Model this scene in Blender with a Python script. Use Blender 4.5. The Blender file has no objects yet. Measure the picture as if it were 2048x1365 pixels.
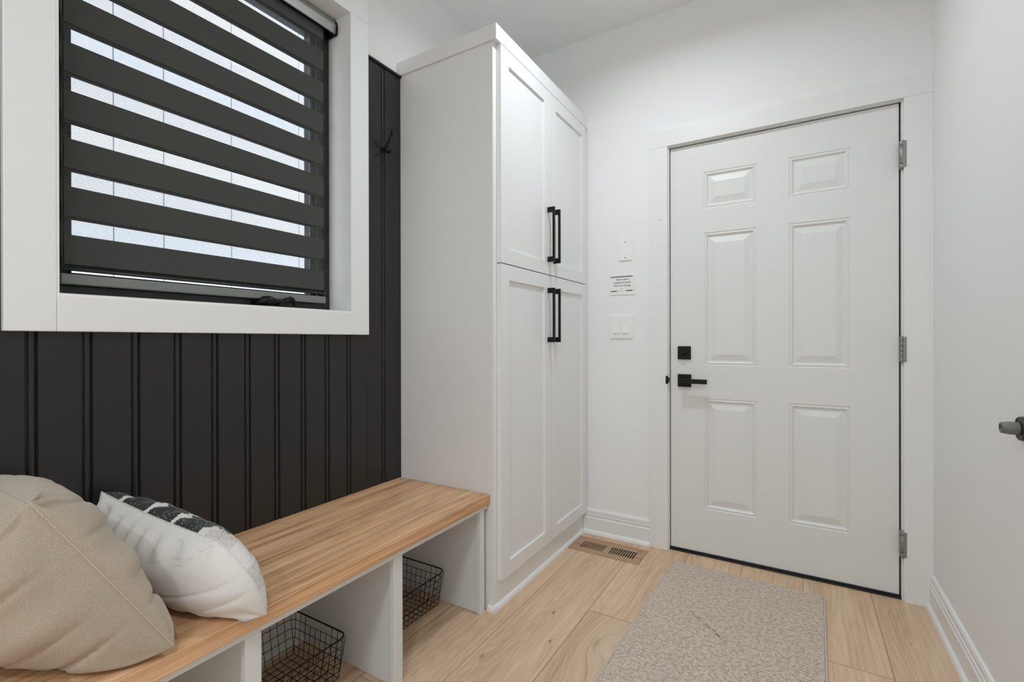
import bpy, bmesh, math, random
from mathutils import Vector, Matrix, noise as mnoise

S = bpy.context.scene
COL = S.collection
PI = math.pi

# ------------------------------------------------------------------ helpers
def srgb(r, g, b):
    f = lambda c: (c / 255 / 12.92) if c / 255 <= .04045 else ((c / 255 + .055) / 1.055) ** 2.4
    return (f(r), f(g), f(b), 1)

class NT:
    """small node-tree helper"""
    def __init__(s, name):
        s.m = bpy.data.materials.new(name); s.m.use_nodes = True
        s.t = s.m.node_tree; s.t.nodes.clear()
        s.out = s.t.nodes.new('ShaderNodeOutputMaterial')
        s.p = s.t.nodes.new('ShaderNodeBsdfPrincipled')
        s.t.links.new(s.p.outputs[0], s.out.inputs[0])
    def n(s, typ, **kw):
        nd = s.t.nodes.new(typ)
        for k, v in kw.items(): setattr(nd, k, v)
        return nd
    def put(s, sock, v):
        if isinstance(v, bpy.types.NodeSocket): s.t.links.new(v, sock)
        elif v is not None: sock.default_value = v
    def math(s, op, a, b=None, c=None):
        nd = s.n('ShaderNodeMath', operation=op)
        for i, v in enumerate((a, b, c)):
            if v is not None: s.put(nd.inputs[i], v)
        return nd.outputs[0]
    def co(s):
        return s.n('ShaderNodeTexCoord').outputs['Object']
    def sep(s, v):
        nd = s.n('ShaderNodeSeparateXYZ'); s.put(nd.inputs[0], v); return nd.outputs
    def comb(s, x, y, z):
        nd = s.n('ShaderNodeCombineXYZ')
        for i, v in enumerate((x, y, z)): s.put(nd.inputs[i], v)
        return nd.outputs[0]
    def noise(s, v, scale=1, detail=2, rough=.5, dist=0):
        nd = s.n('ShaderNodeTexNoise'); s.put(nd.inputs['Vector'], v)
        nd.inputs['Scale'].default_value = scale; nd.inputs['Detail'].default_value = detail
        nd.inputs['Roughness'].default_value = rough; nd.inputs['Distortion'].default_value = dist
        return nd.outputs['Fac']
    def white(s, v):
        nd = s.n('ShaderNodeTexWhiteNoise', noise_dimensions='3D'); s.put(nd.inputs['Vector'], v)
        return nd.outputs['Value']
    def ramp(s, f, stops):
        nd = s.n('ShaderNodeValToRGB'); e = nd.color_ramp.elements
        while len(e) < len(stops): e.new(.5)
        for el, (p, c) in zip(e, stops): el.position = p; el.color = c
        s.put(nd.inputs[0], f); return nd.outputs[0]
    def mix(s, f, a, b, mode='MIX'):
        nd = s.n('ShaderNodeMix', data_type='RGBA', blend_type=mode)
        s.put(nd.inputs[0], f); s.put(nd.inputs[6], a); s.put(nd.inputs[7], b); return nd.outputs[2]
    def range(s, f, a, b, c=0, d=1):
        nd = s.n('ShaderNodeMapRange'); s.put(nd.inputs[0], f)
        for i, v in enumerate((a, b, c, d)): nd.inputs[i + 1].default_value = v
        return nd.outputs[0]
    def bump(s, h, strength=.3, dist=.002):
        nd = s.n('ShaderNodeBump'); nd.inputs['Strength'].default_value = strength
        nd.inputs['Distance'].default_value = dist; s.put(nd.inputs['Height'], h)
        s.t.links.new(nd.outputs[0], s.p.inputs['Normal'])
    def base(s, c=None, rough=.5, metal=0, spec=.5):
        if c is not None: s.put(s.p.inputs['Base Color'], c)
        s.put(s.p.inputs['Roughness'], rough); s.put(s.p.inputs['Metallic'], metal)
        s.p.inputs['Specular IOR Level'].default_value = spec
        return s

def paint(name, c, rough=.5, spec=.5, tex=.05, sc=300):
    """painted surface with a faint roller stipple"""
    t = NT(name); t.base(None, rough, 0, spec)
    n = t.noise(t.co(), 3, 2)
    d = tuple(x * .97 for x in c[:3]) + (1,)
    t.put(t.p.inputs['Base Color'], t.mix(n, d, c))
    if tex: t.bump(t.noise(t.co(), sc, 2), tex, .001)
    return t.m

def plain(name, c, rough=.5, metal=0, spec=.5):
    t = NT(name); t.base(None, None, metal, spec)
    n = t.noise(t.co(), 40, 2)
    t.put(t.p.inputs['Base Color'], t.mix(n, tuple(x * .92 for x in c[:3]) + (1,), c))
    t.put(t.p.inputs['Roughness'], t.range(n, 0, 1, max(0, rough - .06), rough + .06))
    return t.m

M = {}
M['wall'] = paint('wall_paint', srgb(238, 238, 237), .62, .35, .06, 220)
M['ceiling'] = paint('ceiling_paint', srgb(240, 240, 238), .85, .2, .08, 200)
M['trim'] = paint('trim_paint', srgb(234, 234, 232), .38, .45, 0)
M['cabinet'] = paint('cabinet_paint', srgb(234, 234, 233), .36, .45, .01, 120)
M['bench_white'] = paint('bench_paint', srgb(222, 223, 222), .42, .4, .01, 120)
M['door'] = paint('door_paint', srgb(228, 228, 225), .4, .4, .015, 500)
M['black_paint'] = paint('black_wall_paint', srgb(38, 38, 37), .27, .45, .03, 160)
M['black_metal'] = plain('black_metal', srgb(26, 26, 25), .42, .6)
M['wire'] = plain('black_wire', srgb(18, 17, 17), .4, .3)
M['frame'] = plain('window_frame_black', srgb(38, 38, 38), .45)
M['sash_highlight'] = plain('sash_highlight_grey', srgb(120, 120, 116), .4)
M['rubber'] = plain('black_rubber', srgb(14, 14, 14), .45)
M['bumper'] = plain('grey_rubber', srgb(112, 112, 110), .5)
M['stop_base'] = plain('dark_bronze', srgb(58, 58, 55), .4, .4)
M['steel'] = plain('satin_nickel', srgb(150, 150, 146), .45, .85)
M['plastic'] = plain('white_plastic', srgb(241, 242, 239), .35)
M['paper'] = plain('white_card', srgb(240, 240, 237), .6)
M['ink'] = plain('grey_ink', srgb(70, 70, 68), .6)
M['headrail'] = plain('headrail_grey', srgb(150, 150, 146), .35, .2)
M['rail_grey'] = plain('bottom_rail_grey', srgb(128, 129, 125), .4, .2)
M['duct_shade'] = plain('duct_shade_black', srgb(9, 7, 6), .8)

def wood(name, cols, planks=None, grain=1.0, rough=.45, axis='y', knots=(), dark=.5, wts=(.12, .5, .2, .18), span=(.36, .64), vary=.09, soft=False):
    """oak: contour grain from stretched noise; planks=(x0,width,length,slope,off)"""
    t = NT(name); x, y, z = t.sep(t.co())
    if axis == 'x': x, y = y, x
    if soft: x = t.math('MULTIPLY_ADD', z, .93, x)
    if planks:
        x0, w, L, sl, off = planks
        X = t.math('DIVIDE', t.math('SUBTRACT', x, x0), w)
        i = t.math('FLOOR', X); fx = t.math('FRACT', X)
        Y = t.math('DIVIDE', t.math('ADD', y, t.math('MULTIPLY_ADD', i, sl, off)), L)
        j = t.math('FLOOR', Y); fy = t.math('FRACT', Y)
        pid = t.comb(t.math('MULTIPLY', i, 3.7), t.math('MULTIPLY', j, 5.3), 1.7)
        r = t.white(pid)
    else:
        r = 0.37
    # knots push the grain aside
    wx = x; kd = None
    for (kx, ky, kr, st) in knots:
        dx = t.math('DIVIDE', t.math('SUBTRACT', x, kx), kr)
        dy = t.math('DIVIDE', t.math('SUBTRACT', y, ky), kr * 2.4)
        d2 = t.math('ADD', t.math('MULTIPLY', dx, dx), t.math('MULTIPLY', dy, dy))
        g = t.math('POWER', 2.718, t.math('MULTIPLY', d2, -1.0))
        wx = t.math('ADD', wx, t.math('MULTIPLY', g, kr * 1.1))
        core = t.math('MULTIPLY', t.math('POWER', 2.718, t.math('MULTIPLY', d2, -26)), st)
        kd = core if kd is None else t.math('ADD', kd, core)
    rz = t.math('MULTIPLY', r, 37.0)
    zz = t.math('ADD', rz, t.math('MULTIPLY', z, 6.0))
    n1 = t.noise(t.comb(t.math('MULTIPLY', wx, 7.5), t.math('MULTIPLY', y, .9), zz), 1, 1, .4)
    rings = t.math('SINE', t.math('MULTIPLY', n1, 150 * grain))
    rings = t.math('MULTIPLY_ADD', rings, .5, .5)
    n2 = t.noise(t.comb(t.math('MULTIPLY', wx, 42 if soft else 85), t.math('MULTIPLY', y, 1.5 if soft else 2.6), zz), 1, 4, .6)
    n3 = t.noise(t.comb(t.math('MULTIPLY', wx, 330), t.math('MULTIPLY', y, 9), zz), 1, 3, .6)
    n4 = t.noise(t.comb(t.math('MULTIPLY', wx, 9), t.math('MULTIPLY', y, 1.3), zz), 1, 3, .5)
    n5 = t.noise(t.comb(t.math('MULTIPLY', wx, 190), t.math('MULTIPLY', y, 2.2), zz), 1, 2, .5)
    f = t.math('MULTIPLY', rings, wts[0])
    for nn, ww in ((n2, wts[1]), (n5, wts[2]), (n4, wts[3])): f = t.math('ADD', f, t.math('MULTIPLY', nn, ww))
    c = t.ramp(t.range(f, span[0], span[1]), [(0, cols[0]), (.5, cols[1]), (1, cols[2])])
    pore = t.range(n3, .58, .74, 0, dark)
    c = t.mix(pore, c, tuple(v * .55 for v in cols[0][:3]) + (1,))
    if planks:
        v = t.range(r, 0, 1, 1 - vary, 1 + vary)
        c = t.mix(1, c, t.comb(v, t.math('MULTIPLY', v, t.range(r, 0, 1, 1.015, .985)), t.math('MULTIPLY', v, t.range(r, 0, 1, 1.03, .97))), 'MULTIPLY')
        e = t.math('MINIMUM', fx, t.math('SUBTRACT', 1, fx)); e = t.math('MULTIPLY', e, w)
        e2 = t.math('MINIMUM', fy, t.math('SUBTRACT', 1, fy)); e2 = t.math('MULTIPLY', e2, L)
        seam = t.range(t.math('MINIMUM', e, e2), .0006, .0022, 1, 0)
        c = t.mix(t.math('MULTIPLY', seam, .62 if not soft else .16), c, srgb(62, 44, 33))
        t.bump(t.math('SUBTRACT', t.math('MULTIPLY', n2, .25), seam), .12, .002)
    else:
        t.bump(n3, .05, .001)
    if kd is not None:
        c = t.mix(t.math('MINIMUM', kd, .85), c, srgb(74, 52, 38))
    t.put(t.p.inputs['Base Color'], c)
    t.base(None, rough, 0, .35)
    return t.m

M['floor'] = wood('oak_floor', (srgb(184, 152, 124), srgb(211, 180, 150), srgb(225, 198, 171)),
                  planks=(.806, .2415, 1.9, .5913, .72), grain=.8, rough=.5, dark=.15, wts=(.055, .36, .25, .33), span=(.33, .67), vary=.06,
                  knots=((.695, -.807, .022, .9), (.762, -.972, .02, .8), (.905, -.90, .06, .25), (1.85, -.338, .012, .7), (.60, -1.16, .018, .6)))
M['bench_wood'] = wood('oak_bench', (srgb(174, 130, 93), srgb(213, 168, 127), srgb(234, 195, 154)),
                  planks=(.02, .0455, 6, .83, 2.2), grain=.5, rough=.36, dark=.3, wts=(.05, .5, .3, .15), span=(.36, .64), vary=.055, soft=True)
M['shaded_damper_wood'] = wood('oak_damper_shaded', (srgb(84, 62, 46), srgb(104, 78, 58), srgb(118, 90, 68)), grain=.8, rough=.6, axis='x')  # oak darkened to stand in for the shade inside the shallow slots
M['register_wood'] = wood('oak_register', (srgb(156, 123, 95), srgb(178, 145, 116), srgb(194, 162, 133)), grain=.8, rough=.5, axis='x')

def fabric(name, c, c2, scale, rough=.9, strength=.35, fleck=None):
    t = NT(name); co = t.co(); x, y, z = t.sep(co)
    n = t.noise(co, scale, 3, .7); n0 = t.noise(co, 9, 2)
    col = t.mix(t.range(n, .35, .68), c, c2)
    col = t.mix(t.math('MULTIPLY', n0, .16), col, tuple(v * .7 for v in c[:3]) + (1,))
    if fleck:
        v = t.n('ShaderNodeTexVoronoi'); t.put(v.inputs['Vector'], co); v.inputs['Scale'].default_value = 380
        w = t.white(v.outputs['Position'])
        col = t.mix(t.math('MULTIPLY', t.math('GREATER_THAN', w, .93), t.math('LESS_THAN', v.outputs['Distance'], .4)), col, fleck)
    t.put(t.p.inputs['Base Color'], col); t.base(None, rough, 0, .15)
    t.p.inputs['Sheen Weight'].default_value = .25
    t.bump(n, strength, .0015)
    return t.m
M['linen'] = fabric('beige_linen', srgb(165, 150, 131), srgb(196, 182, 164), 700)
M['linen_seam'] = fabric('beige_seam', srgb(182, 166, 145), srgb(204, 190, 170), 420)
M['cotton'] = fabric('white_cotton', srgb(214, 209, 203), srgb(228, 224, 219), 600, .85, .1)
M['knit_black'] = fabric('black_knit', srgb(30, 31, 30), srgb(52, 54, 52), 260, .95, .6, srgb(200, 200, 195))
M['knit_white'] = fabric('white_knit', srgb(206, 202, 197), srgb(228, 225, 220), 300, .95, .6)
M['knit_grey'] = fabric('grey_knit', srgb(182, 175, 169), srgb(224, 218, 212), 330, .95, .7)
M['blind_cloth'] = fabric('charcoal_blind_cloth', srgb(60, 61, 57), srgb(76, 77, 72), 500, .8, .1)

def sheer(name, period):
    t = NT(name); x, y, z = t.sep(t.co())
    fz = t.math('FRACT', t.math('DIVIDE', z, period))
    hz = t.range(t.math('ABSOLUTE', t.math('SUBTRACT', fz, .5)), .12, .22, 1, 0)
    a = t.math('MULTIPLY', hz, .6)
    t.base(srgb(92, 94, 92), .8)
    t.put(t.p.inputs['Alpha'], t.math('ADD', a, .03))
    return t.m
M['sheer'] = sheer('sheer_blind_mesh', .0043)

def glass():
    t = NT('window_glass'); tr = t.n('ShaderNodeBsdfTransparent'); gl = t.n('ShaderNodeBsdfGlossy')
    gl.inputs['Roughness'].default_value = .08
    fr = t.n('ShaderNodeFresnel'); fr.inputs[0].default_value = 1.12
    mx = t.n('ShaderNodeMixShader'); t.t.links.new(fr.outputs[0], mx.inputs[0])
    t.t.links.new(tr.outputs[0], mx.inputs[1]); t.t.links.new(gl.outputs[0], mx.inputs[2])
    t.t.links.new(mx.outputs[0], t.out.inputs[0]); t.t.nodes.remove(t.p)
    return t.m
M['glass'] = glass()

def rugmat():
    t = NT('loop_pile_rug'); co = t.co(); x, y, z = t.sep(co)
    wn = t.n('ShaderNodeTexNoise'); t.put(wn.inputs['Vector'], co); wn.inputs['Scale'].default_value = 70; wn.inputs['Detail'].default_value = 2
    off = t.n('ShaderNodeVectorMath', operation='SCALE'); t.put(off.inputs[0], wn.outputs['Color']); off.inputs['Scale'].default_value = .0032
    ad = t.n('ShaderNodeVectorMath', operation='ADD'); t.put(ad.inputs[0], co); t.put(ad.inputs[1], off.outputs[0])
    br = t.n('ShaderNodeTexBrick'); t.put(br.inputs['Vector'], ad.outputs[0]); br.inputs['Scale'].default_value = 1
    br.inputs['Brick Width'].default_value = .0115; br.inputs['Row Height'].default_value = .0075
    br.inputs['Mortar Size'].default_value = .0011; br.inputs['Mortar Smooth'].default_value = .8
    gap = br.outputs['Fac']
    n = t.noise(co, 420, 3, .7); n0 = t.noise(co, 75, 2); nl = t.noise(co, 6, 2)
    c = t.mix(n, srgb(198, 182, 166), srgb(235, 220, 205))
    c = t.mix(t.math('MULTIPLY', nl, .25), c, srgb(196, 179, 161))
    deep = t.math('MULTIPLY', gap, t.range(n0, .44, .6))
    c = t.mix(t.math('MULTIPLY', deep, .9), c, srgb(104, 82, 64))
    # trodden-in smear of dirt
    dx, dy = t.math('SUBTRACT', x, .243), t.math('ADD', y, .475)
    al = t.math('ADD', t.math('MULTIPLY', dx, .737), t.math('MULTIPLY', dy, -.676))
    ac = t.math('ADD', t.math('MULTIPLY', dx, .676), t.math('MULTIPLY', dy, .737))
    sm = t.math('MULTIPLY', t.range(t.math('ABSOLUTE', al), .06, .12, 1, 0), t.range(t.math('ABSOLUTE', ac), .002, .011, 1, 0))
    c = t.mix(t.math('MULTIPLY', t.math('MULTIPLY', sm, t.range(n0, .35, .6)), .6), c, srgb(104, 92, 62))
    t.put(t.p.inputs['Base Color'], c); t.base(None, .95, 0, .1)
    h = t.math('SUBTRACT', t.math('MULTIPLY', n, .5), t.math('MULTIPLY', gap, t.range(n0, .3, .6)))
    t.bump(h, .7, .004)
    return t.m
M['rug'] = rugmat()
M['binding'] = fabric('rug_binding', srgb(190, 178, 164), srgb(212, 201, 188), 500)
M['outside'] = paint('white_cladding', srgb(235, 238, 243), .7, .2, 0)
M['outside_gap'] = plain('cladding_joint', srgb(120, 126, 134), .8)

# ------------------------------------------------------------------ mesh tools
def bx(bm, lo, hi, bev=0, seg=2, mi=0):
    lo, hi = Vector(lo), Vector(hi)
    r = bmesh.ops.create_cube(bm, size=1)
    vs = r['verts']
    for v in vs: v.co = Vector(((lo[k] + hi[k]) / 2 + v.co[k] * (hi[k] - lo[k]) for k in range(3)))
    fs = set(f for v in vs for f in v.link_faces)
    for f in fs: f.material_index = mi
    if bev:
        es = list(set(e for v in vs for e in v.link_edges))
        r = bmesh.ops.bevel(bm, geom=es, offset=bev, segments=seg, affect='EDGES', profile=.5, clamp_overlap=True)
        for f in r['faces']: f.material_index = mi

def tube(bm, pts, r, seg=8, mi=0, closed=False):
    pts = [Vector(p) for p in pts]; n = len(pts)
    rs = r if isinstance(r, (list, tuple)) else [r] * n
    rings = []; up = None
    for i, p in enumerate(pts):
        a = pts[(i - 1) % n] if (closed or i) else p
        b = pts[(i + 1) % n] if (closed or i < n - 1) else p
        d = (b - a).normalized()
        if up is None: up = Vector((0, 0, 1)) if abs(d.z) < .9 else Vector((1, 0, 0))
        s = d.cross(up).normalized(); up = s.cross(d).normalized()
        rings.append([bm.verts.new(p + (s * math.cos(2 * PI * k / seg) + up * math.sin(2 * PI * k / seg)) * rs[i]) for k in range(seg)])
    for i in range(n if closed else n - 1):
        A, B = rings[i], rings[(i + 1) % n]
        for k in range(seg):
            f = bm.faces.new((A[k], A[(k + 1) % seg], B[(k + 1) % seg], B[k])); f.material_index = mi; f.smooth = True
    if not closed:
        for R in (rings[0][::-1], rings[-1]):
            f = bm.faces.new(R); f.material_index = mi

def lathe(bm, prof, origin, axis, seg=32):
    """prof: (radius, distance along axis)"""
    o, ax = Vector(origin), Vector(axis).normalized()
    u = ax.orthogonal().normalized(); v = ax.cross(u)
    rings = []
    for (r, d) in prof:
        if r < 1e-6: rings.append([bm.verts.new(o + ax * d)])
        else: rings.append([bm.verts.new(o + ax * d + (u * math.cos(2 * PI * k / seg) + v * math.sin(2 * PI * k / seg)) * r) for k in range(seg)])
    for A, B in zip(rings, rings[1:]):
        for k in range(seg):
            k2 = (k + 1) % seg
            if len(A) == 1 and len(B) == 1: continue
            if len(A) == 1: f = bm.faces.new((A[0], B[k2], B[k]))
            elif len(B) == 1: f = bm.faces.new((A[k], A[k2], B[0]))
            else: f = bm.faces.new((A[k], A[k2], B[k2], B[k]))
            f.smooth = True

def prism(bm, prof, fn, a, b, mi=0):
    """closed 2-D profile swept from a to b; fn(u, v, w) -> world"""
    A = [bm.verts.new(fn(u, v, a)) for u, v in prof]; B = [bm.verts.new(fn(u, v, b)) for u, v in prof]
    n = len(prof)
    for k in range(n):
        f = bm.faces.new((A[k], A[(k + 1) % n], B[(k + 1) % n], B[k])); f.material_index = mi
    for R in (A[::-1], B): bm.faces.new(R).material_index = mi

def panel_slab(bm, u0, u1, v0, v1, thick, panels, prof, fn):
    """slab with moulded rectangular panels on its w=0 face; prof: (inset, w)"""
    us = sorted(set([u0, u1] + [p[k] for p in panels for k in (0, 1)]))
    vs = sorted(set([v0, v1] + [p[k] for p in panels for k in (2, 3)]))
    inside = lambda u, v: any(p[0] < u < p[1] and p[2] < v < p[3] for p in panels)
    Q = lambda *c: bm.faces.new([bm.verts.new(fn(*p)) for p in c])
    for a, b in zip(us, us[1:]):
        for c, d in zip(vs, vs[1:]):
            if not inside((a + b) / 2, (c + d) / 2): Q((a, c, 0), (b, c, 0), (b, d, 0), (a, d, 0))
    for p in panels:
        prev = None
        for (i, w) in [(0, 0)] + list(prof):
            L = [(p[0] + i, p[2] + i, w), (p[1] - i, p[2] + i, w), (p[1] - i, p[3] - i, w), (p[0] + i, p[3] - i, w)]
            if prev:
                for k in range(4): Q(prev[k], prev[(k + 1) % 4], L[(k + 1) % 4], L[k])
            prev = L
        Q(*prev)
    t = -thick
    Q((u0, v0, t), (u0, v1, t), (u1, v1, t), (u1, v0, t))
    Q((u0, v0, 0), (u0, v0, t), (u1, v0, t), (u1, v0, 0)); Q((u1, v0, 0), (u1, v0, t), (u1, v1, t), (u1, v1, 0))
    Q((u1, v1, 0), (u1, v1, t), (u0, v1, t), (u0, v1, 0)); Q((u0, v1, 0), (u0, v1, t), (u0, v0, t), (u0, v0, 0))
    bmesh.ops.remove_doubles(bm, verts=bm.verts[:], dist=1e-5)

def world_loc(o):
    v = Vector((0, 0, 0))
    while o: v += o.location; o = o.parent
    return v

def obj(name, bm, mats, parent=None, smooth=False, label=None, loc=None):
    """link a bmesh given in world coordinates; loc = world origin of the object"""
    org = Vector(loc) if loc is not None else world_loc(parent)
    for v in bm.verts: v.co -= org
    bmesh.ops.recalc_face_normals(bm, faces=bm.faces[:])
    me = bpy.data.meshes.new(name); bm.to_mesh(me); bm.free()
    for m in (mats if isinstance(mats, (list, tuple)) else [mats]): me.materials.append(M[m])
    if smooth:
        for p in me.polygons: p.use_smooth = True
    o = bpy.data.objects.new(name, me); COL.objects.link(o)
    o.parent = parent
    o.location = org - world_loc(parent)
    if label: o['label'] = label
    return o

def tag(o, label, cat, group=None):
    o['label'] = label; o['category'] = cat
    if group: o['group'] = group
    return o
def thing(name, label, cat, loc=(0, 0, 0), group=None):
    o = bpy.data.objects.new(name, None); COL.objects.link(o); o.location = loc; o.empty_display_size = .05
    return tag(o, label, cat, group)
def struct(name, bm=None, mats=None, label=None, loc=(0, 0, 0)):
    if bm is None:
        o = bpy.data.objects.new(name, None); COL.objects.link(o); o.location = loc; o.empty_display_size = .05
    else:
        o = obj(name, bm, mats, loc=loc)
    o['kind'] = 'structure'
    if label: o['label'] = label
    return o
def copy_tree(o, parent=None):
    c = o.copy(); COL.objects.link(c); c.parent = parent
    for ch in list(o.children): copy_tree(ch, c)
    return c
B = bmesh.new

# ------------------------------------------------------------------ dimensions
RW, H, YB = 1.9722, 2.735, -4.4          # right wall, ceiling, rear wall
CAMP = (1.5148, -2.4804, 1.0639)

# ------------------------------------------------------------------ room shell
b = B(); bx(b, (-.2, YB - .1, -.1), (RW + .12, .14, 0)); struct('floor', b, 'floor', 'pale oak plank floor')
b = B(); bx(b, (-.2, YB - .1, H), (RW + .12, .14, H + .1)); struct('ceiling', b, 'ceiling', 'flat white ceiling')
WX = -.012
JY0, JY1, JZ0, JZ1 = -2.0665, -1.2085, 1.178, 2.346      # window jamb faces
b = B()
bx(b, (-.2, YB, 0), (WX, JY0 - .02, H)); bx(b, (-.2, JY1 + .02, 0), (WX, 0, H))
bx(b, (-.2, JY0 - .02, 0), (WX, JY1 + .02, JZ0 - .02)); bx(b, (-.2, JY0 - .02, JZ1 + .02), (WX, JY1 + .02, H))
wl = struct('wall_left', b, 'wall', 'left wall, white above and below its black panelling')
DX0, DX1, DZT = .9582, 1.8682, 2.0316                     # door slab
b = B(); bx(b, (-.2, 0, 0), (DX0 - .02, .13, H)); bx(b, (DX1 + .022, 0, 0), (RW + .12, .13, H)); bx(b, (DX0 - .02, 0, DZT + .02), (DX1 + .022, .13, H))
struct('wall_back', b, 'wall', 'white wall around the entry door')
b = B(); bx(b, (RW, YB, 0), (RW + .12, 0, H)); struct('wall_right', b, 'wall', 'plain white right wall')
b = B(); bx(b, (-.2, YB - .1, 0), (RW + .12, YB, H)); struct('wall_front', b, 'wall')

# black beadboard panelling on the left wall
gro = [-2.111 + .1005 * k for k in range(-11, 11)]
gro = [g for g in gro if g < -1.16] + [-1.024]
def bead_profile(y0, y1):
    pts = [(0.0, y0)]
    for g in gro:
        if y0 + .012 < g < y1 - .012:
            pts += [(0, g - .0115), (-.006, g - .0085), (-.0055, g - .007), (-.001, g - .0045), (-.0003, g), (-.001, g + .0045), (-.0055, g + .007), (-.006, g + .0085), (0, g + .0115)]
    if y0 < -1.115 < y1: pts += [(0, -1.1165), (-.002, -1.115), (0, -1.1135)]; pts.sort(key=lambda p: p[1])
    pts.append((0.0, y1))
    return pts + [(WX, y1), (WX, y0)]
b = B()
BZ = .4564
for (y0, y1, z0, z1) in ((-3.2, JY0 - .06, BZ, 2.2265), (JY0 - .06, JY1 + .06, BZ, JZ0 - .05), (JY1 + .06, -.9208, BZ, 2.2265)):
    prism(b, bead_profile(y0, y1), lambda u, v, w: (u, v, w), z0, z1)
pn = struct('trim_2', label='black beadboard wainscot on the left wall')
obj('beadboard', b, 'black_paint', pn, label='black painted beadboard panelling')
b = B(); bx(b, (WX, -3.2, 2.2268), (.009, JY0 - .06, 2.2365), .0015); bx(b, (WX, JY1 + .06, 2.2268), (.009, -.9208, 2.2365), .0015)
obj('cap_moulding', b, 'black_paint', pn, label='thin black cap strip')

# baseboards with shoe moulding
BASE = [(0, 0), (.014, 0), (.014, .085), (.011, .0875), (.0095, .094), (.0125, .1), (.0125, .1035), (.0085, .1055), (.0105, .112), (.0105, .124), (.007, .1315), (0, .1325)]
SHOE = [(.014, 0), (.027, 0), (.0265, .006), (.0235, .0145), (.018, .0195), (.014, .021)]
def baseboard(name, fn, a, e, label):
    b = B(); prism(b, BASE, fn, a, e); prism(b, SHOE, fn, a, e)
    return struct(name, b, 'trim', label)
baseboard('baseboard_back', lambda u, v, w: (w, -u, v), .491, .8586, 'white baseboard beside the floor register')
baseboard('baseboard_right', lambda u, v, w: (RW - u, w, v), YB, -.0182, 'white baseboard on the right wall')
baseboard('baseboard_left', lambda u, v, w: (WX + u, w, v), -3.3, -.93, 'white baseboard behind the bench')

# door casing
CL0, CL1, CR0, CZ0, CZ1 = .8586, .949, 1.8803, 2.0412, 2.1265
b = B()
bx(b, (CL0, -.018, 0), (CL1, 0, CZ0), .0012); bx(b, (CR0, -.018, 0), (RW, 0, CZ0), .0012); bx(b, (CL0, -.018, CZ0 + .0004), (RW, 0, CZ1), .0012)
bx(b, (.908, -.0186, 1.6725), (.912, -.017, 1.6765), 0, mi=1)
struct('trim_1', b, ['trim', 'ink'], 'white casing around the entry door')

# ------------------------------------------------------------------ entry door
d1 = struct('door_1', label='white six-panel entry door with black lever', loc=(1.413, .03, 0))
DY = .012
b = B(); bx(b, (.9335, .0005, 0), (.9536, .13, DZT + .024)); bx(b, (1.8748, .0005, 0), (1.891, .13, DZT + .024)); bx(b, (.9536, .0005, DZT + .005), (1.8748, .13, DZT + .024))
obj('jamb', b, 'trim', d1)
cols = ((1.117, 1.348), (1.478, 1.7065)); rows = ((1.708, 1.887), (.939, 1.589), (.231, .776))
prof = [(.0025, -.0025), (.006, -.003), (.009, -.001), (.012, -.001), (.019, -.0085), (.0235, -.009), (.05, -.002), (.0525, -.0012)]
b = B()
panel_slab(b, DX0, DX1, .0165, DZT, .043, [(c[0], c[1], r[0], r[1]) for c in cols for r in rows], prof, lambda u, v, w: (u, DY - w, v))
obj('door_slab', b, 'door', d1)
b = B(); bx(b, (.9536, .026, 0), (DX0 - .0004, .05, DZT + .005)); bx(b, (DX1 + .0008, .026, 0), (1.8748, .05, DZT + .005)); bx(b, (.9536, .02, DZT + .0006), (1.8748, .05, DZT + .005))
obj('weatherstrip', b, 'rubber', d1, label='black rubber weatherstrip')  # seal set forward in the gap, its black also painting the gap's shade
b = B(); bx(b, (.9536, .002, 0), (1.8748, .125, .0085), .002); bx(b, (.956, .006, .0088), (1.8715, .05, .0163), .002)
obj('threshold', b, 'rubber', d1, label='black threshold and sweep')
def squircle(b, x0, x1, z0, z1, y0, y1, bev=.0015): bx(b, (x0, y0, z0), (x1, y1, z1), bev)
b = B(); squircle(b, .9935, 1.0565, .966, 1.032, .003, DY)
db = obj('deadbolt', b, 'black_metal', d1, label='square black deadbolt plate')
b = B(); lathe(b, [(0, 0), (.012, 0), (.0115, .006), (0, .006)], (1.025, .003, .998), (0, -1, 0), 24)
bx(b, (1.0045, -.017, .9935), (1.034, -.0025, 1.0015), .002)
obj('thumb_turn', b, 'black_metal', db)
b = B(); squircle(b, .9935, 1.0577, .8285, .8915, .003, DY)
lh = obj('door_handle', b, 'black_metal', d1, label='square black rose of the lever')
b = B(); lathe(b, [(0, 0), (.013, 0), (.0125, .03), (0, .03)], (1.0255, .003, .86), (0, -1, 0), 24)
bx(b, (1.0125, -.046, .8495), (1.1375, -.0255, .8715), .0018)
obj('lever', b, 'black_metal', lh)
b = B(); bx(b, (.9405, -.0225, .8425), (.9525, -.0185, .882), .001); bx(b, (.943, -.0215, .8505), (.9545, .004, .873), .001)
obj('strike_plate', b, 'black_metal', d1, label='black latch strike on the jamb')
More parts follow.
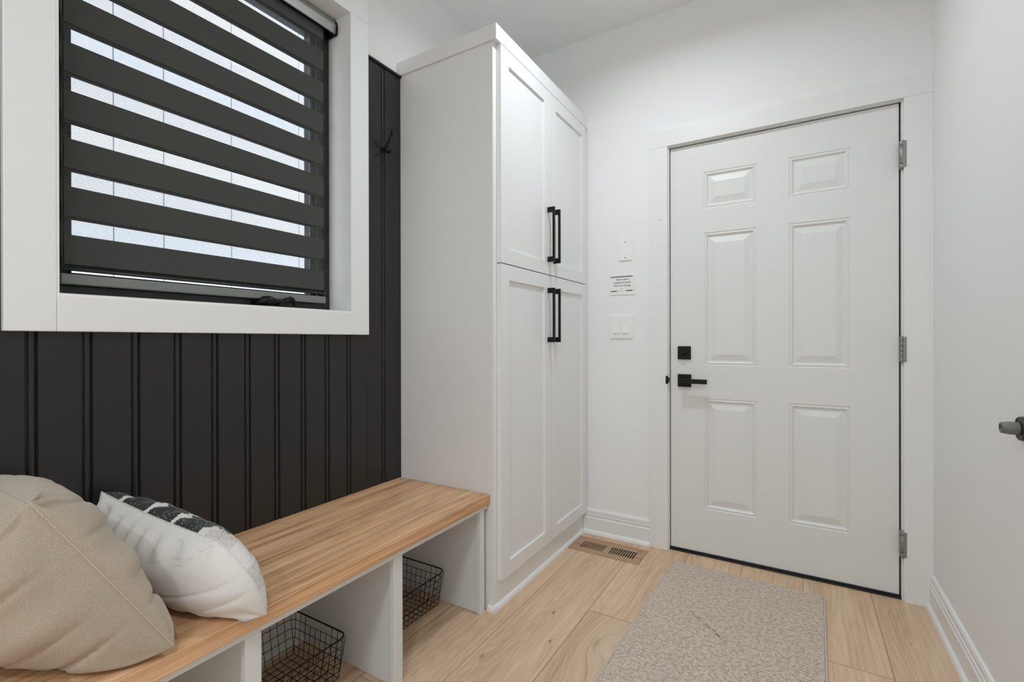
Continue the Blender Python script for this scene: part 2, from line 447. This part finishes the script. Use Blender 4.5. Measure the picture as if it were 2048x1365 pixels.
for (z0, z1, w) in ((1.757, 1.8695, .0115), (.9695, 1.077, .0066), (.1785, .2862, .0105)):
    b = B(); xc, yc = 1.8755, -.0075
    if w > .008: xc = 1.8765
    n = 3 if w > .008 else 5
    for k in range(n):
        a = z0 + (z1 - z0) * k / n
        c = z0 + (z1 - z0) * (k + 1) / n
        if w > .008: a = (z0, z0 + .019, z1 - .019)[k]; c = (z0 + .0185, z1 - .0195, z1)[k]
        lathe(b, [(0, 0), (w * .9, 0), (w, .001), (w, c - a - .0012), (w * .9, c - a - .0004), (0, c - a - .0004)], (xc, yc, a), (0, 0, 1), 20)
    bx(b, (xc - .006, -.006, z0 + .002), (xc + .002, .03, z1 - .002), 0)
    bx(b, (1.8775, -.0195, z0 + .003), (1.8775 + .0112, -.0185, z1 - .003), 0)
    obj('hinge', b, 'steel', d1, label='satin metal hinge')

# ------------------------------------------------------------------ window
w1 = struct('window_1', label='black framed window with white casing in the panelled wall', loc=(-.06, -1.64, 1.178))
b = B(); x0, x1 = -.112, .0165
bx(b, (-.2, JY0 - .019, JZ0 - .019), (x1, JY0, JZ1 + .019)); bx(b, (-.2, JY1, JZ0 - .019), (x1, JY1 + .019, JZ1 + .019))
bx(b, (-.2, JY0, JZ0 - .019), (x1, JY1, JZ0)); bx(b, (-.2, JY0, JZ1), (x1, JY1, JZ1 + .019))
obj('jamb', b, 'trim', w1)
cz = 1.0865; iy0, iy1, iz0, iz1 = -2.0715, -1.2043, 1.1738, 2.3505; oy0, oy1 = -2.1597, -1.1190
for nm, lo, hi in (('casing', (WX, oy0, cz), (.018, iy0, iz1)), ('casing', (WX, iy1, cz), (.018, oy1, iz1)), ('casing', (WX, iy0 + .0003, cz), (.0178, iy1 - .0003, iz0)), ('casing', (WX, oy0, iz1 + .0004), (.018, oy1, iz1 + .088))):
    b = B(); bx(b, lo, hi, .002); obj(nm, b, 'trim', w1)
def ring(b, d, x_in, x_out, wdt):
    """rectangular frame of width wdt, outer edge d inside the jamb"""
    a0, a1, c0, c1 = JY0 + d, JY1 - d, JZ0 + d, JZ1 - d
    bx(b, (x_out, a0, c0), (x_in, a0 + wdt, c1), .002); bx(b, (x_out, a1 - wdt, c0), (x_in, a1, c1), .002)
    bx(b, (x_out, a0 + wdt, c0), (x_in, a1 - wdt, c0 + wdt), .002); bx(b, (x_out, a0 + wdt, c1 - wdt), (x_in, a1 - wdt, c1), .002)
b = B(); ring(b, 0.0003, -.112, -.199, .03); obj('window_frame', b, 'frame', w1, label='black outer frame')
b = B(); ring(b, .0306, -.122, -.19, .012); ring(b, .043, -.13, -.185, .012); ring(b, .0556, -.142, -.18, .0115); obj('window_sash', b, 'frame', w1, label='black stepped sash')
b = B(); ring(b, .0425, -.1285, -.131, .0035); ring(b, .0552, -.1405, -.143, .003); ring(b, .0665, -.1405, -.15, .0015); obj('sash_highlight_strips', b, 'sash_highlight', w1, label='pale strips painting highlights on the sash edges')  # thin pale strips paint the highlights on the sash steps
b = B(); bx(b, (-.166, JY0 + .06, JZ0 + .06), (-.16, JY1 - .06, JZ1 - .06)); obj('glass_pane', b, 'glass', w1)
# folding crank operator on the bottom frame
b = B()
tube(b, [(-.112, -1.512, 1.196), (-.09, -1.511, 1.199), (-.072, -1.505, 1.204), (-.0655, -1.493, 1.2055), (-.0635, -1.478, 1.203), (-.063, -1.462, 1.1985), (-.063, -1.446, 1.2035), (-.0635, -1.43, 1.2125)], [.017, .0165, .016, .0145, .0115, .0085, .0075, .007], 14)
tube(b, [(-.0545, -1.468, 1.1845), (-.053, -1.452, 1.195), (-.053, -1.436, 1.2075), (-.0545, -1.422, 1.2165), (-.0575, -1.41, 1.2145), (-.0605, -1.402, 1.203), (-.062, -1.397, 1.1895)], [.0045, .0062, .007, .0072, .007, .0062, .0045], 12)
bx(b, (-.112, -1.53, 1.179), (-.06, -1.39, 1.1865), .0035)
obj('crank_handle', b, 'black_metal', w1, label='black folding crank handle')

# white clad wall seen through the glass
b = B()
ys = [-7, -3.1, -2.4, -1.75, -1.0908, -.7897, -.2996, .32, .95, 1.6, 4.5]
for a, c in zip(ys, ys[1:]): bx(b, (-2.6, a + .004, -.6), (-2.5, c - .004, 5.2), 0)
bx(b, (-2.62, -7, -.6), (-2.56, 4.5, 5.2), 0, mi=1)
struct('wall_outside', b, ['outside', 'outside_gap'], 'pale cladding outside the window')

# ------------------------------------------------------------------ zebra blind
zb = thing('zebra_roller_blind', 'charcoal and sheer striped roller blind half open in the window', 'window blind', (-.085, -1.639, 2.3))
b = B(); hr = []
for k in range(7):
    a = PI / 2 * k / 6; hr.append((-.08 + .022 * math.sin(a), 2.3205 + .022 * math.cos(a)))
hp = [(-.106, 2.3425)] + hr + [(-.055, 2.312), (-.0575, 2.282), (-.06, 2.2795), (-.0625, 2.282), (-.064, 2.33), (-.106, 2.336)]
prism(b, hp, lambda u, v, w: (u, w, v), JY0 + .012, JY1 - .0125)
obj('headrail', b, 'headrail', zb, label='grey curved headrail cover')
for (a, c) in ((JY0 + .003, JY0 + .0115), (JY1 - .012, JY1 - .0035)):
    b = B(); prism(b, [(-.1075, 2.3445)] + [(p[0] + .0012, p[1] + .0012) for p in hr] + [(-.0535, 2.312), (-.0562, 2.281), (-.059, 2.2775), (-.1075, 2.2775)], lambda u, v, w: (u, w, v), a, c)
    obj('end_cap', b, 'black_metal', zb, label='black end cap')
b = B(); bx(b, (-.0745, JY0 + .0125, 2.281), (-.063, JY1 - .0128, 2.284)); obj('headrail_underside', b, 'black_metal', zb, label='black underside of the headrail')
b = B(); tube(b, [(-.086, JY0 + .0125, 2.316), (-.086, JY1 - .0125, 2.316)], .013, 16); obj('roller_tube', b, 'black_metal', zb)
FY0, FY1 = -2.0305, -1.2605
per, bandh, zb0 = .1229, .0747, 1.2610
def layer(name, x, dz, lo, hi, y0, y1):
    b = B(); edges = []
    k = -1
    z = lo
    while z < hi - 1e-6:
        k = math.floor((z - zb0 - dz + 1e-6) / per)
        s = zb0 + dz + k * per
        if z - s < bandh - 1e-6: e, op = min(s + bandh, hi), True
        else: e, op = min(s + per, hi), False
        if op: bx(b, (x - .0006, y0, z), (x + .0006, y1, e), 0, mi=0)
        else:
            vs = [b.verts.new((x, y, zz)) for y, zz in ((y0, z), (y1, z), (y1, e), (y0, e))]
            b.faces.new(vs).material_index = 1
        z = e
    return obj(name, b, ['blind_cloth', 'sheer'], zb)
layer('front_cloth', -.0795, 0, 1.261, 2.31, FY0, FY1)
layer('back_cloth', -.0925, -.007, 1.249, 2.31, FY0, FY1)
b = B()
prism(b, [(-.0965, 1.2125), (-.094, 1.2095), (-.078, 1.2095), (-.0755, 1.2125), (-.0755, 1.233), (-.0775, 1.2355), (-.0945, 1.2355), (-.0965, 1.233)], lambda u, v, w: (u, w, v), FY0 - .006, FY1 + .006)
obj('bottom_rail', b, 'rail_grey', zb, label='grey bottom rail')
b = B(); tube(b, [(-.083, FY0 - .002, 1.2485), (-.083, FY1 + .012, 1.2485)], .0048, 12); obj('weight_rod', b, 'frame', zb)

# ------------------------------------------------------------------ tall cabinet
KX, KY = .4898, -.92
tc = thing('tall_cabinet', 'tall white shaker pantry cabinet standing in the corner by the entry door', 'cabinet', (.25, -.46, 0))
b = B(); bx(b, (WX + .0005, KY, 0), (KX, -.0005, 2.2365), .001); obj('cabinet_body', b, 'cabinet', tc)
b = B()
cp = [(0, 2.2363), (.5116, 2.2363), (.5116, 2.2975), (0, 2.2975)]
bx(b, (WX + .0005, KY - .008, 2.2366), (.5116, -.0005, 2.2975), .0008); obj('crown', b, 'cabinet', tc, label='flat white crown board')
b = B()
prism(b, [(u - .014, v) for u, v in SHOE], lambda u, v, w: (KX + u, w, v), KY - .0, -.0275)
prism(b, [(u - .014, v) for u, v in SHOE], lambda u, v, w: (w, KY - u, v), .466, KX + .013)
obj('shoe_moulding', b, 'trim', tc)
FX = .5105
yl = ((-.8925, -.4548), (-.4522, -.0145)); zl = ((.112, 1.3675), (1.3725, 2.2345))
for r, (z0, z1) in enumerate(zl):
    for c, (y0, y1) in enumerate(yl):
        b = B(); s = .0605
        pz = (z0 + .058, z1 - .0605)
        panel_slab(b, y0, y1, z0, z1, .0195, [(y0 + s, y1 - s, pz[0], pz[1])], [(.0012, -.0005), (.0016, -.0085)], lambda u, v, w: (FX + w, u, v))
        dr = obj('cabinet_door', b, 'cabinet', tc)
        hy = y1 - .0285 if c == 0 else y0 + .0285
        hz = (1.054, 1.3075) if r == 0 else (1.4295, 1.685)
        b = B()
        bx(b, (FX + .026, hy - .005, hz[0]), (FX + .0365, hy + .005, hz[1]), .0008)
        for z in (hz[0], hz[1] - .024): bx(b, (FX, hy - .005, z), (FX + .0262, hy + .005, z + .024), .0008)
        obj('pull_handle', b, 'black_metal', dr, label='black square bar pull')

# ------------------------------------------------------------------ storage bench
sb = thing('storage_bench', 'white built in cubby bench with an oak top under the window', 'bench', (.24, -2.0, 0))
b = B(); bx(b, (WX + .0125, -3.19, .4204), (.4756, KY - .0012, BZ), .0015); obj('bench_top', b, 'bench_wood', sb, label='thick oak bench top')
b = B(); bx(b, (.01, -3.19, .3985), (.46, KY - .003, .42), .001); obj('sub_top', b, 'bench_white', sb)
for yc in (-.9525, -1.408, -1.8613, -2.314, -2.767):
    b = B()
    y0, y1 = yc - .0193, yc + .0188
    if yc > -1: y0, y1 = -.9685, -.9395
    ym = (y0 + y1) / 2
    bx(b, (.0035, ym - .0095, .001), (.4425, ym + .0095, .398), .0006); bx(b, (.4426, y0, .0005), (.46, y1, .3983), .001)
    if yc > -1: bx(b, (.0035, y1 + .0003, .001), (.30, KY - .0035, .398), 0)
    obj('divider', b, 'bench_white', sb)

# wire baskets
def rrect(x0, x1, y0, y1, z, r, n=6):
    pts = []
    for (cx, cy, a0) in ((x1 - r, y1 - r, 0), (x0 + r, y1 - r, 90), (x0 + r, y0 + r, 180), (x1 - r, y0 + r, 270)):
        for k in range(n + 1):
            a = math.radians(a0 + 90 * k / n); pts.append((cx + r * math.cos(a), cy + r * math.sin(a), z))
    return pts
bk = thing('wire_basket', 'black wire basket in the cubby nearer to the cushions', 'basket', (.163, -1.632, 0), 'wire baskets under the bench')
fx0, fx1, fy0, fy1 = .05, .276, -1.782, -1.482
flx, fly, BH = .026, .014, .14
zb_ = .0035; wr = .0011
def side(pt, t): return pt
b = B(); tube(b, rrect(fx0 - flx, fx1 + flx, fy0 - fly, fy1 + fly, BH, .028), .0026, 10, closed=True)
obj('rim', b, 'wire', bk)
NX, NY = 9, 12
b = B()
for i in range(NX + 1):
    x = fx0 + (fx1 - fx0) * i / NX; tube(b, [(x, fy0, zb_), (x, fy1, zb_)], wr, 6)
for j in range(NY + 1):
    y = fy0 + (fy1 - fy0) * j / NY; tube(b, [(fx0, y, zb_), (fx1, y, zb_)], wr, 6)
obj('base_wires', b, 'wire', bk)
b = B()
hs = [BH * k / 5 for k in range(1, 5)]
for h in hs:
    t = h / BH
    tube(b, rrect(fx0 - flx * t, fx1 + flx * t, fy0 - fly * t, fy1 + fly * t, h, .004 + .022 * t, 3), wr, 6, closed=True)
for j in range(NY + 1):
    y = fy0 + (fy1 - fy0) * j / NY; yt = fy0 - fly * .4 + (fy1 - fy0 + 2 * fly * .4) * j / NY
    for xa, xb in ((fx0, fx0 - flx), (fx1, fx1 + flx)): tube(b, [(xa, y, zb_), (xb, yt, BH)], wr, 6)
for i in range(NX + 1):
    x = fx0 + (fx1 - fx0) * i / NX; xt = fx0 - flx * .3 + (fx1 - fx0 + 2 * flx * .3) * i / NX
    top = 1 if (i <= 2 or i >= NX - 2) else .8
    for ya, yb in ((fy0, fy0 - fly), (fy1, fy1 + fly)): tube(b, [(x, ya, zb_), (x + (xt - x) * top, ya + (yb - ya) * top, zb_ + (BH - zb_) * top)], wr, 6)
obj('side_wires', b, 'wire', bk)
bk2 = copy_tree(bk); bk2.location = (.159, -1.632 + .487, 0)
bk2['label'] = 'black wire basket in the cubby next to the tall cabinet'

# ------------------------------------------------------------------ cushions
def cushion(parts, A, Bv, B2, A2, hf, hb, bow, seed, N=72, ex=.42, wr=.006, gather=(.006, .006), folds=(20, .005), ear=1.0):
    """A,Bv near edge bottom/top, A2,B2 far edge; + side faces along n; returns grid of (front, back) points"""
    A, Bv, B2, A2 = map(Vector, (A, Bv, B2, A2))
    n = ((A2 - Bv).cross(B2 - A)).normalized()
    if n.y > 0: n = -n                      # front face looks towards -y
    rnd = random.Random(seed)
    ph = [rnd.uniform(0, 6.28) for _ in range(8)]
    def P(s, t, side):
        # s: 0 near .. 1 far ; t: 0 bottom .. 1 top
        q = A.lerp(A2, s).lerp(Bv.lerp(B2, s), t)
        es, et = 4 * s * (1 - s), 4 * t * (1 - t)
        for (edge, off) in bow.items():
            o = Vector(off)
            if edge == 'near': q += o * et * (1 - s) ** 2
            if edge == 'top': q += o * es * t ** 2
            if edge == 'bottom': q += o * es * (1 - t) ** 2
            if edge == 'far': q += o * et * s ** 2
        prof = (es ** ex) * (et ** ex)
        d = min(s, 1 - s, t, 1 - t)
        hgt = hf if side > 0 else hb
        v = Vector((q.x * 7, q.y * 7, q.z * 7 + seed + side))
        w = wr * mnoise.noise(v) * 2 * min(1, d * 8)
        # puckers running in from the seamed edges
        fade = math.exp(-d * 10) * min(1, d * 30)
        if d in (s, 1 - s): e, ga = t * 24 + ph[0] + 1.6 * math.sin(t * 7 + ph[1]) + s * 4, gather[0]
        else: e, ga = s * 44 + ph[2] + 2.2 * math.sin(s * 6 + ph[3]) + t * 4, gather[1]
        w += ga * math.sin(e) * fade * (1 if side > 0 else .45)
        # long soft folds crossing the near seam
        fo = math.sin((t * 1.0 + s * .55) * folds[0] + 1.4 * math.sin(t * 5 + ph[4]) + ph[5])
        cr = (1 - abs(fo)) ** 4 * (.55 + .45 * math.sin(t * 11 + ph[7]))
        w += folds[1] * (.35 * fo - cr) * min(1, prof * 1.6) * math.exp(-s * 1.8) * (1 if side > 0 else .7)
        # pinched ears at the two near corners
        for (tc_, am) in ((0, .008), (1, .011)):
            rr = math.hypot(s, t - tc_); an = math.atan2(abs(t - tc_), s + 1e-6)
            w += am * ear * math.sin(an * 8 + ph[6] + tc_) * math.exp(-rr * 8) * min(1, rr * 14) * min(1, d * 40)
        p = q + n * side * (hgt * prof + w * side * (1 if side > 0 else -1))
        p.z = max(p.z, BZ + .0012 if p.x < .478 else p.z); p.x = max(p.x, .006)
        return p
    return P, n, N
def sheet(b, P, side, N, pick=None):
    g = [[b.verts.new(P(.5 - .5 * math.cos(PI * i / N), .5 - .5 * math.cos(PI * j / N), side)) for j in range(N + 1)] for i in range(N + 1)]
    for i in range(N):
        for j in range(N):
            f = b.faces.new((g[i][j], g[i + 1][j], g[i + 1][j + 1], g[i][j + 1])); f.smooth = True
            if pick: f.material_index = pick(.5 - .5 * math.cos(PI * (i + .5) / N), .5 - .5 * math.cos(PI * (j + .5) / N))
def piping(P, r, N=80):
    b = B(); pts = []
    for (f) in (lambda t: (0, t), lambda t: (t, 1), lambda t: (1, 1 - t), lambda t: (1 - t, 0)):
        for k in range(N): s, t = f(k / N); pts.append(P(s, t, 1))
    tube(b, pts, r, 6, closed=True); return b
# beige cushion, closest to the camera
c1 = thing('throw_cushion', 'plump plain beige linen cushion at the near end of the bench', 'cushion', (.25, -2.15, BZ), 'cushions on the bench')
P1, n1, N1 = cushion(None, (.482, -2.03, .474), (.408, -2.214, .793), (.03, -2.2, .775), (.03, -2.03, .50), .185, .083,
                     {'near': (.004, 0, .0), 'top': (0, 0, .0), 'bottom': (0, -.03, 0)}, 3, N=96, wr=.006, gather=(.004, .006), folds=(15, .021), ear=1.3)
b = B(); sheet(b, P1, 1, N1); obj('front_panel', b, 'linen', c1)
b = B(); sheet(b, P1, -1, N1); obj('back_panel', b, 'linen', c1)
obj('seam', piping(P1, .0016), 'linen_seam', c1, label='pale stitched seam')
# white cushion with knitted black-and-white front
c2 = thing('throw_cushion', 'small white cushion with a black and white knitted back, behind the beige one', 'cushion', (.27, -1.9, BZ), 'cushions on the bench')
P2, n2, N2 = cushion(None, (.516, -1.866, .464), (.425, -1.924, .628), (.035, -1.995, .69), (.03, -1.86, .475), .1, .07,
                     {'near': (.03, .0, .014), 'top': (0, .0, -.006), 'bottom': (0, -.02, 0)}, 11, N=110, wr=.003, gather=(.002, .014), folds=(11, .006))
b = B(); sheet(b, P2, 1, 96); obj('plain_panel', b, 'cotton', c2, label='plain white cotton side')
def pattern(s, t):
    lim = .13 + .012 * math.sin(t * 60)
    if s < lim:
        return (1, 2, 1, 2)[int((t * 3.6 + s * 4) % 4)]
    u = (s - lim) * 4.4
    arc = u - math.floor(u)
    d = (1 - t) * 1.15 - 1.25 * arc ** 1.7
    return 1 if -.03 < d < .1 * (1 - arc * .35) else 0
b = B(); sheet(b, P2, -1, 200, pattern); obj('knitted_panel', b, ['knit_black', 'knit_white', 'knit_grey'], c2, label='black and white knitted side')
obj('seam', piping(P2, .0014), 'knit_white', c2)

# ------------------------------------------------------------------ rug and floor register
rg = thing('rug', 'beige loop pile mat on the floor in front of the entry door', 'rug', (.9975, -.134, 0))
b = B(); bx(b, (.9975 + .006, -.134 - 1.3, .0005), (.9975 + .604, -.134 - .006, .0125), .003); obj('pile', b, 'rug', rg)
b = B()
for lo, hi in (((0, -1.306), (.0058, 0)), ((.6042, -1.306), (.61, 0)), ((.0058, -.0058), (.6042, 0)), ((.0058, -1.306), (.6042, -1.3002))):
    bx(b, (.9975 + lo[0], -.134 + lo[1], .0004), (.9975 + hi[0], -.134 + hi[1], .0112), .0018)
obj('binding', b, 'binding', rg, label='stitched beige edge binding')
rg.rotation_euler.z = math.radians(-1.5)

fr = thing('floor_register', 'slotted oak vent set in the floor beside the tall cabinet', 'floor vent', (.688, -.165, 0))
RX0, RX1, RY0, RY1 = .5035, .8675, -.249, -.077
b = B()
ix0, ix1, iy0_, iy1_ = .536, .84, -.2165, -.1165
rp = [(0, .0005), (0, .0025), (.004, .0042), (.028, .0042), (.0325, .0028)]
loops = []
for (i, z) in rp: loops.append([b.verts.new(v) for v in ((RX0 + i, RY0 + i, z), (RX1 - i, RY0 + i, z), (RX1 - i, RY1 - i, z), (RX0 + i, RY1 - i, z))])
for L0, L1 in zip(loops, loops[1:]):
    for k in range(4): b.faces.new((L0[k], L0[(k + 1) % 4], L1[(k + 1) % 4], L1[k]))
obj('frame', b, 'register_wood', fr)
b = B()
i = .0326; gx0, gx1, gy0, gy1 = RX0 + i, RX1 - i, RY0 + i, RY1 - i
sl = []
for (s0, s1) in ((.547, .672), (.7, .8295)):
    for k in range(11):
        xc = s0 + (s1 - s0) * (k + .5) / 11; sl.append((xc - .0034, xc + .0034))
sy0, sy1 = -.2065, -.127
xs = [gx0] + [v for s in sl for v in s] + [gx1]
for k in range(0, len(xs), 2): bx(b, (xs[k], sy0, .0012), (xs[k + 1], sy1, .0029))
bx(b, (gx0, gy0, .0012), (gx1, sy0, .0029)); bx(b, (gx0, sy1, .0012), (gx1, gy1, .0029))
obj('slotted_grille', b, 'register_wood', fr)
b = B(); bx(b, (.69, sy0, .0004), (gx1, sy1, .0009)); obj('duct_shade_sheet', b, 'duct_shade', fr, label='dark sheet painting the shade under the open slots')  # near-black sheet on the floor paints the shade inside the slots
b = B(); bx(b, (gx0, sy0, .0004), (.6898, sy1, .0009)); obj('damper', b, 'shaded_damper_wood', fr, label='brown damper under the closed slots, darkened for slot shade')

# ------------------------------------------------------------------ things on the back wall
bp = thing('blank_plate', 'blank white wall plate above the small printed notice', 'wall plate', (.7275, 0, 1.5425))
b = B(); bx(b, (.692, -.006, 1.4855), (.763, +.0004, 1.6), .0022); obj('plate', b, 'plastic', bp)
for z in (1.5, 1.584):
    b = B(); lathe(b, [(0, 0), (.0032, 0), (.0028, .0012), (0, .0012)], (.7275, -.0058, z), (0, -1, 0), 12); obj('screw', b, 'bumper', bp)
sw = thing('light_switch', 'white double rocker light switch under the small printed notice', 'light switch', (.7045, 0, 1.1335))
b = B(); bx(b, (.6415, -.0065, 1.0715), (.7675, +.0004, 1.196), .0024); obj('plate', b, 'plastic', sw)
for xc in (.681, .728):
    b = B(); prism(b, [(-.0062, 1.1), (-.0125, 1.101), (-.008, 1.135), (-.0085, 1.1695), (-.0062, 1.1705)], lambda u, v, w: (w, u, v), xc - .0165, xc + .0165)
    obj('rocker', b, 'plastic', sw)
    for z in (1.0855, 1.182):
        b = B(); lathe(b, [(0, 0), (.0028, 0), (.0024, .001), (0, .001)], (xc, -.0064, z), (0, -1, 0), 12); obj('screw', b, 'plastic', sw)
nt = thing('notice_card', 'small white printed notice about the garage taped on the wall', 'sign', (.71, 0, 1.358))
b = B(); bx(b, (.639, -.0035, 1.3045), (.7815, +.0004, 1.4125), .0006); obj('card', b, 'paper', nt)
for lo, hi in (((.6475, -.0039, 1.3985), (.767, -.0034, 1.4035)), ((.6475, -.0039, 1.322), (.6815, -.0034, 1.3272)), ((.7325, -.0039, 1.3235), (.767, -.0034, 1.3287))):
    b = B(); bx(b, lo, hi); obj('printed_bar', b, 'ink', nt)
def text(name, s, size, x, z, parent, mat):
    cu = bpy.data.curves.new(name, 'FONT'); cu.body = s; cu.size = size; cu.align_x = 'CENTER'; cu.extrude = .0001; cu.offset = .00012
    t = bpy.data.objects.new(name, cu); COL.objects.link(t)
    me = bpy.data.meshes.new_from_object(t.evaluated_get(bpy.context.evaluated_depsgraph_get()))
    COL.objects.unlink(t); bpy.data.objects.remove(t)
    bm = bmesh.new(); bm.from_mesh(me); bpy.data.meshes.remove(me)
    for v in bm.verts: v.co = Vector((x + v.co.x, -.0038 - v.co.z, z + v.co.y))
    return obj(name, bm, mat, parent)
text('lettering', 'Fully Finished', .0125, .7095, 1.3825, nt, 'ink')
text('lettering', 'Insulated & Heated', .0125, .7095, 1.3665, nt, 'ink')
text('lettering', 'Three Car Garage', .0125, .7095, 1.3505, nt, 'ink')
text('lettering', 'L', .009, .708, 1.334, nt, 'ink')
b = B(); bx(b, (.684, -.0039, 1.325), (.73, -.0035, 1.3256)); obj('fine_print', b, 'bumper', nt)

# ------------------------------------------------------------------ coat hook and door stop
hk = thing('coat_hook', 'black double coat hook on the beadboard next to the tall cabinet', 'hook', (0, -1.0265, 1.875))
b = B(); prof_ = [(0, .005), (.006, .0048), (.0095, .003), (.0105, 0)]
lathe(b, [(.0115, -.006), (.0118, .001), (.0095, .0045), (0, .0055)], (0, 0, 0), (1, 0, 0), 24)
for v in b.verts: v.co = Vector((v.co.x, v.co.y * .8 - 1.0265, v.co.z * 1.15 + 1.874))
obj('backplate', b, 'black_metal', hk)
b = B(); yk = -1.0265
tube(b, [(.003, yk, 1.876), (.014, yk, 1.8765), (.023, yk, 1.885), (.036, yk, 1.9035), (.049, yk, 1.922), (.0565, yk, 1.936), (.06, yk, 1.9465)], [.006, .006, .006, .006, .0064, .007, .0062], 10)
tube(b, [(.003, yk, 1.873), (.014, yk, 1.873), (.02, yk, 1.865), (.03, yk, 1.8585), (.039, yk, 1.8575), (.0465, yk, 1.862), (.05, yk, 1.8665)], [.006, .0055, .0046, .0052, .007, .0072, .005], 10)
obj('prong', b, 'black_metal', hk)
ds = thing('door_stop', 'round dark wall door stop with a grey rubber bumper on the right wall', 'door stop', (RW, -.904, .853))
b = B(); lathe(b, [(.0285, 0), (.0287, .006), (.028, .0115), (.0265, .0135), (.0255, .0135), (.0255, .0125), (0, .0125)], (RW + .0006, -.904, .853), (-1, 0, 0), 40); obj('base', b, 'stop_base', ds)
b = B(); lathe(b, [(.0152, .0126), (.0152, .03), (.0128, .0435), (.0112, .0442), (.0085, .0442), (.0075, .033), (0, .033)], (RW, -.904, .853), (-1, 0, 0), 32); obj('bumper', b, 'bumper', ds, label='grey rubber bumper')

# ------------------------------------------------------------------ lights
def downlight(x, y, w, size=.16):
    l = bpy.data.lights.new('downlight', 'AREA'); l.shape = 'DISK'; l.size = size; l.energy = w
    l.color = (.855, .935, 1.0); l.spread = math.radians(158)
    o = bpy.data.objects.new('downlight', l); COL.objects.link(o); o.location = (x, y, H - .004)
    return o
downlight(1.02, -.88, 9.0)
downlight(1.45, -2.95, 9)  # unseen ceiling lamp, placed to the right to brighten that wall
downlight(1.3, -3.95, 13)  # unseen as well, placed for more light on the right wall
l = bpy.data.lights.new('rear_fill', 'AREA'); l.shape = 'RECTANGLE'; l.size = 1.7; l.size_y = 2.1; l.energy = 4.5  # soft fill lamp added at the unseen rear wall to even the light
l.color = (.87, .94, 1.0)
o = bpy.data.objects.new('rear_fill', l); COL.objects.link(o); o.location = (1.05, YB + .03, 1.25); o.rotation_euler = (PI / 2, 0, 0)
w = bpy.data.worlds.new('sky'); S.world = w; w.use_nodes = True
bg = w.node_tree.nodes['Background']; bg.inputs[0].default_value = (.86, .93, 1.0, 1); bg.inputs[1].default_value = 1.75

# ------------------------------------------------------------------ camera
cd = bpy.data.cameras.new('camera'); cam = bpy.data.objects.new('camera', cd); COL.objects.link(cam)
cd.sensor_width = 36; cd.lens = 952.2673 / 2048 * 36; cd.clip_start = .02
cd.shift_y = -.43 / 2048
ya, pt, ro = math.radians(31.0264), math.radians(-.076), math.radians(-.109)
fw = Vector((-math.sin(ya) * math.cos(pt), math.cos(ya) * math.cos(pt), math.sin(pt)))
r0 = Vector((math.cos(ya), math.sin(ya), 0)); u0 = r0.cross(fw)
rt = r0 * math.cos(ro) + u0 * math.sin(ro); up = u0 * math.cos(ro) - r0 * math.sin(ro)
cam.matrix_world = Matrix(((rt.x, up.x, -fw.x, CAMP[0]), (rt.y, up.y, -fw.y, CAMP[1]), (rt.z, up.z, -fw.z, CAMP[2]), (0, 0, 0, 1)))
S.camera = cam

vs = S.view_settings
vs.view_transform = 'Standard'; vs.look = 'None'; vs.gamma = 1; vs.use_curve_mapping = False
vs.exposure = 0.23
S.cycles.use_denoising = True
S.cycles.max_bounces = 12; S.cycles.diffuse_bounces = 7; S.cycles.transparent_max_bounces = 16
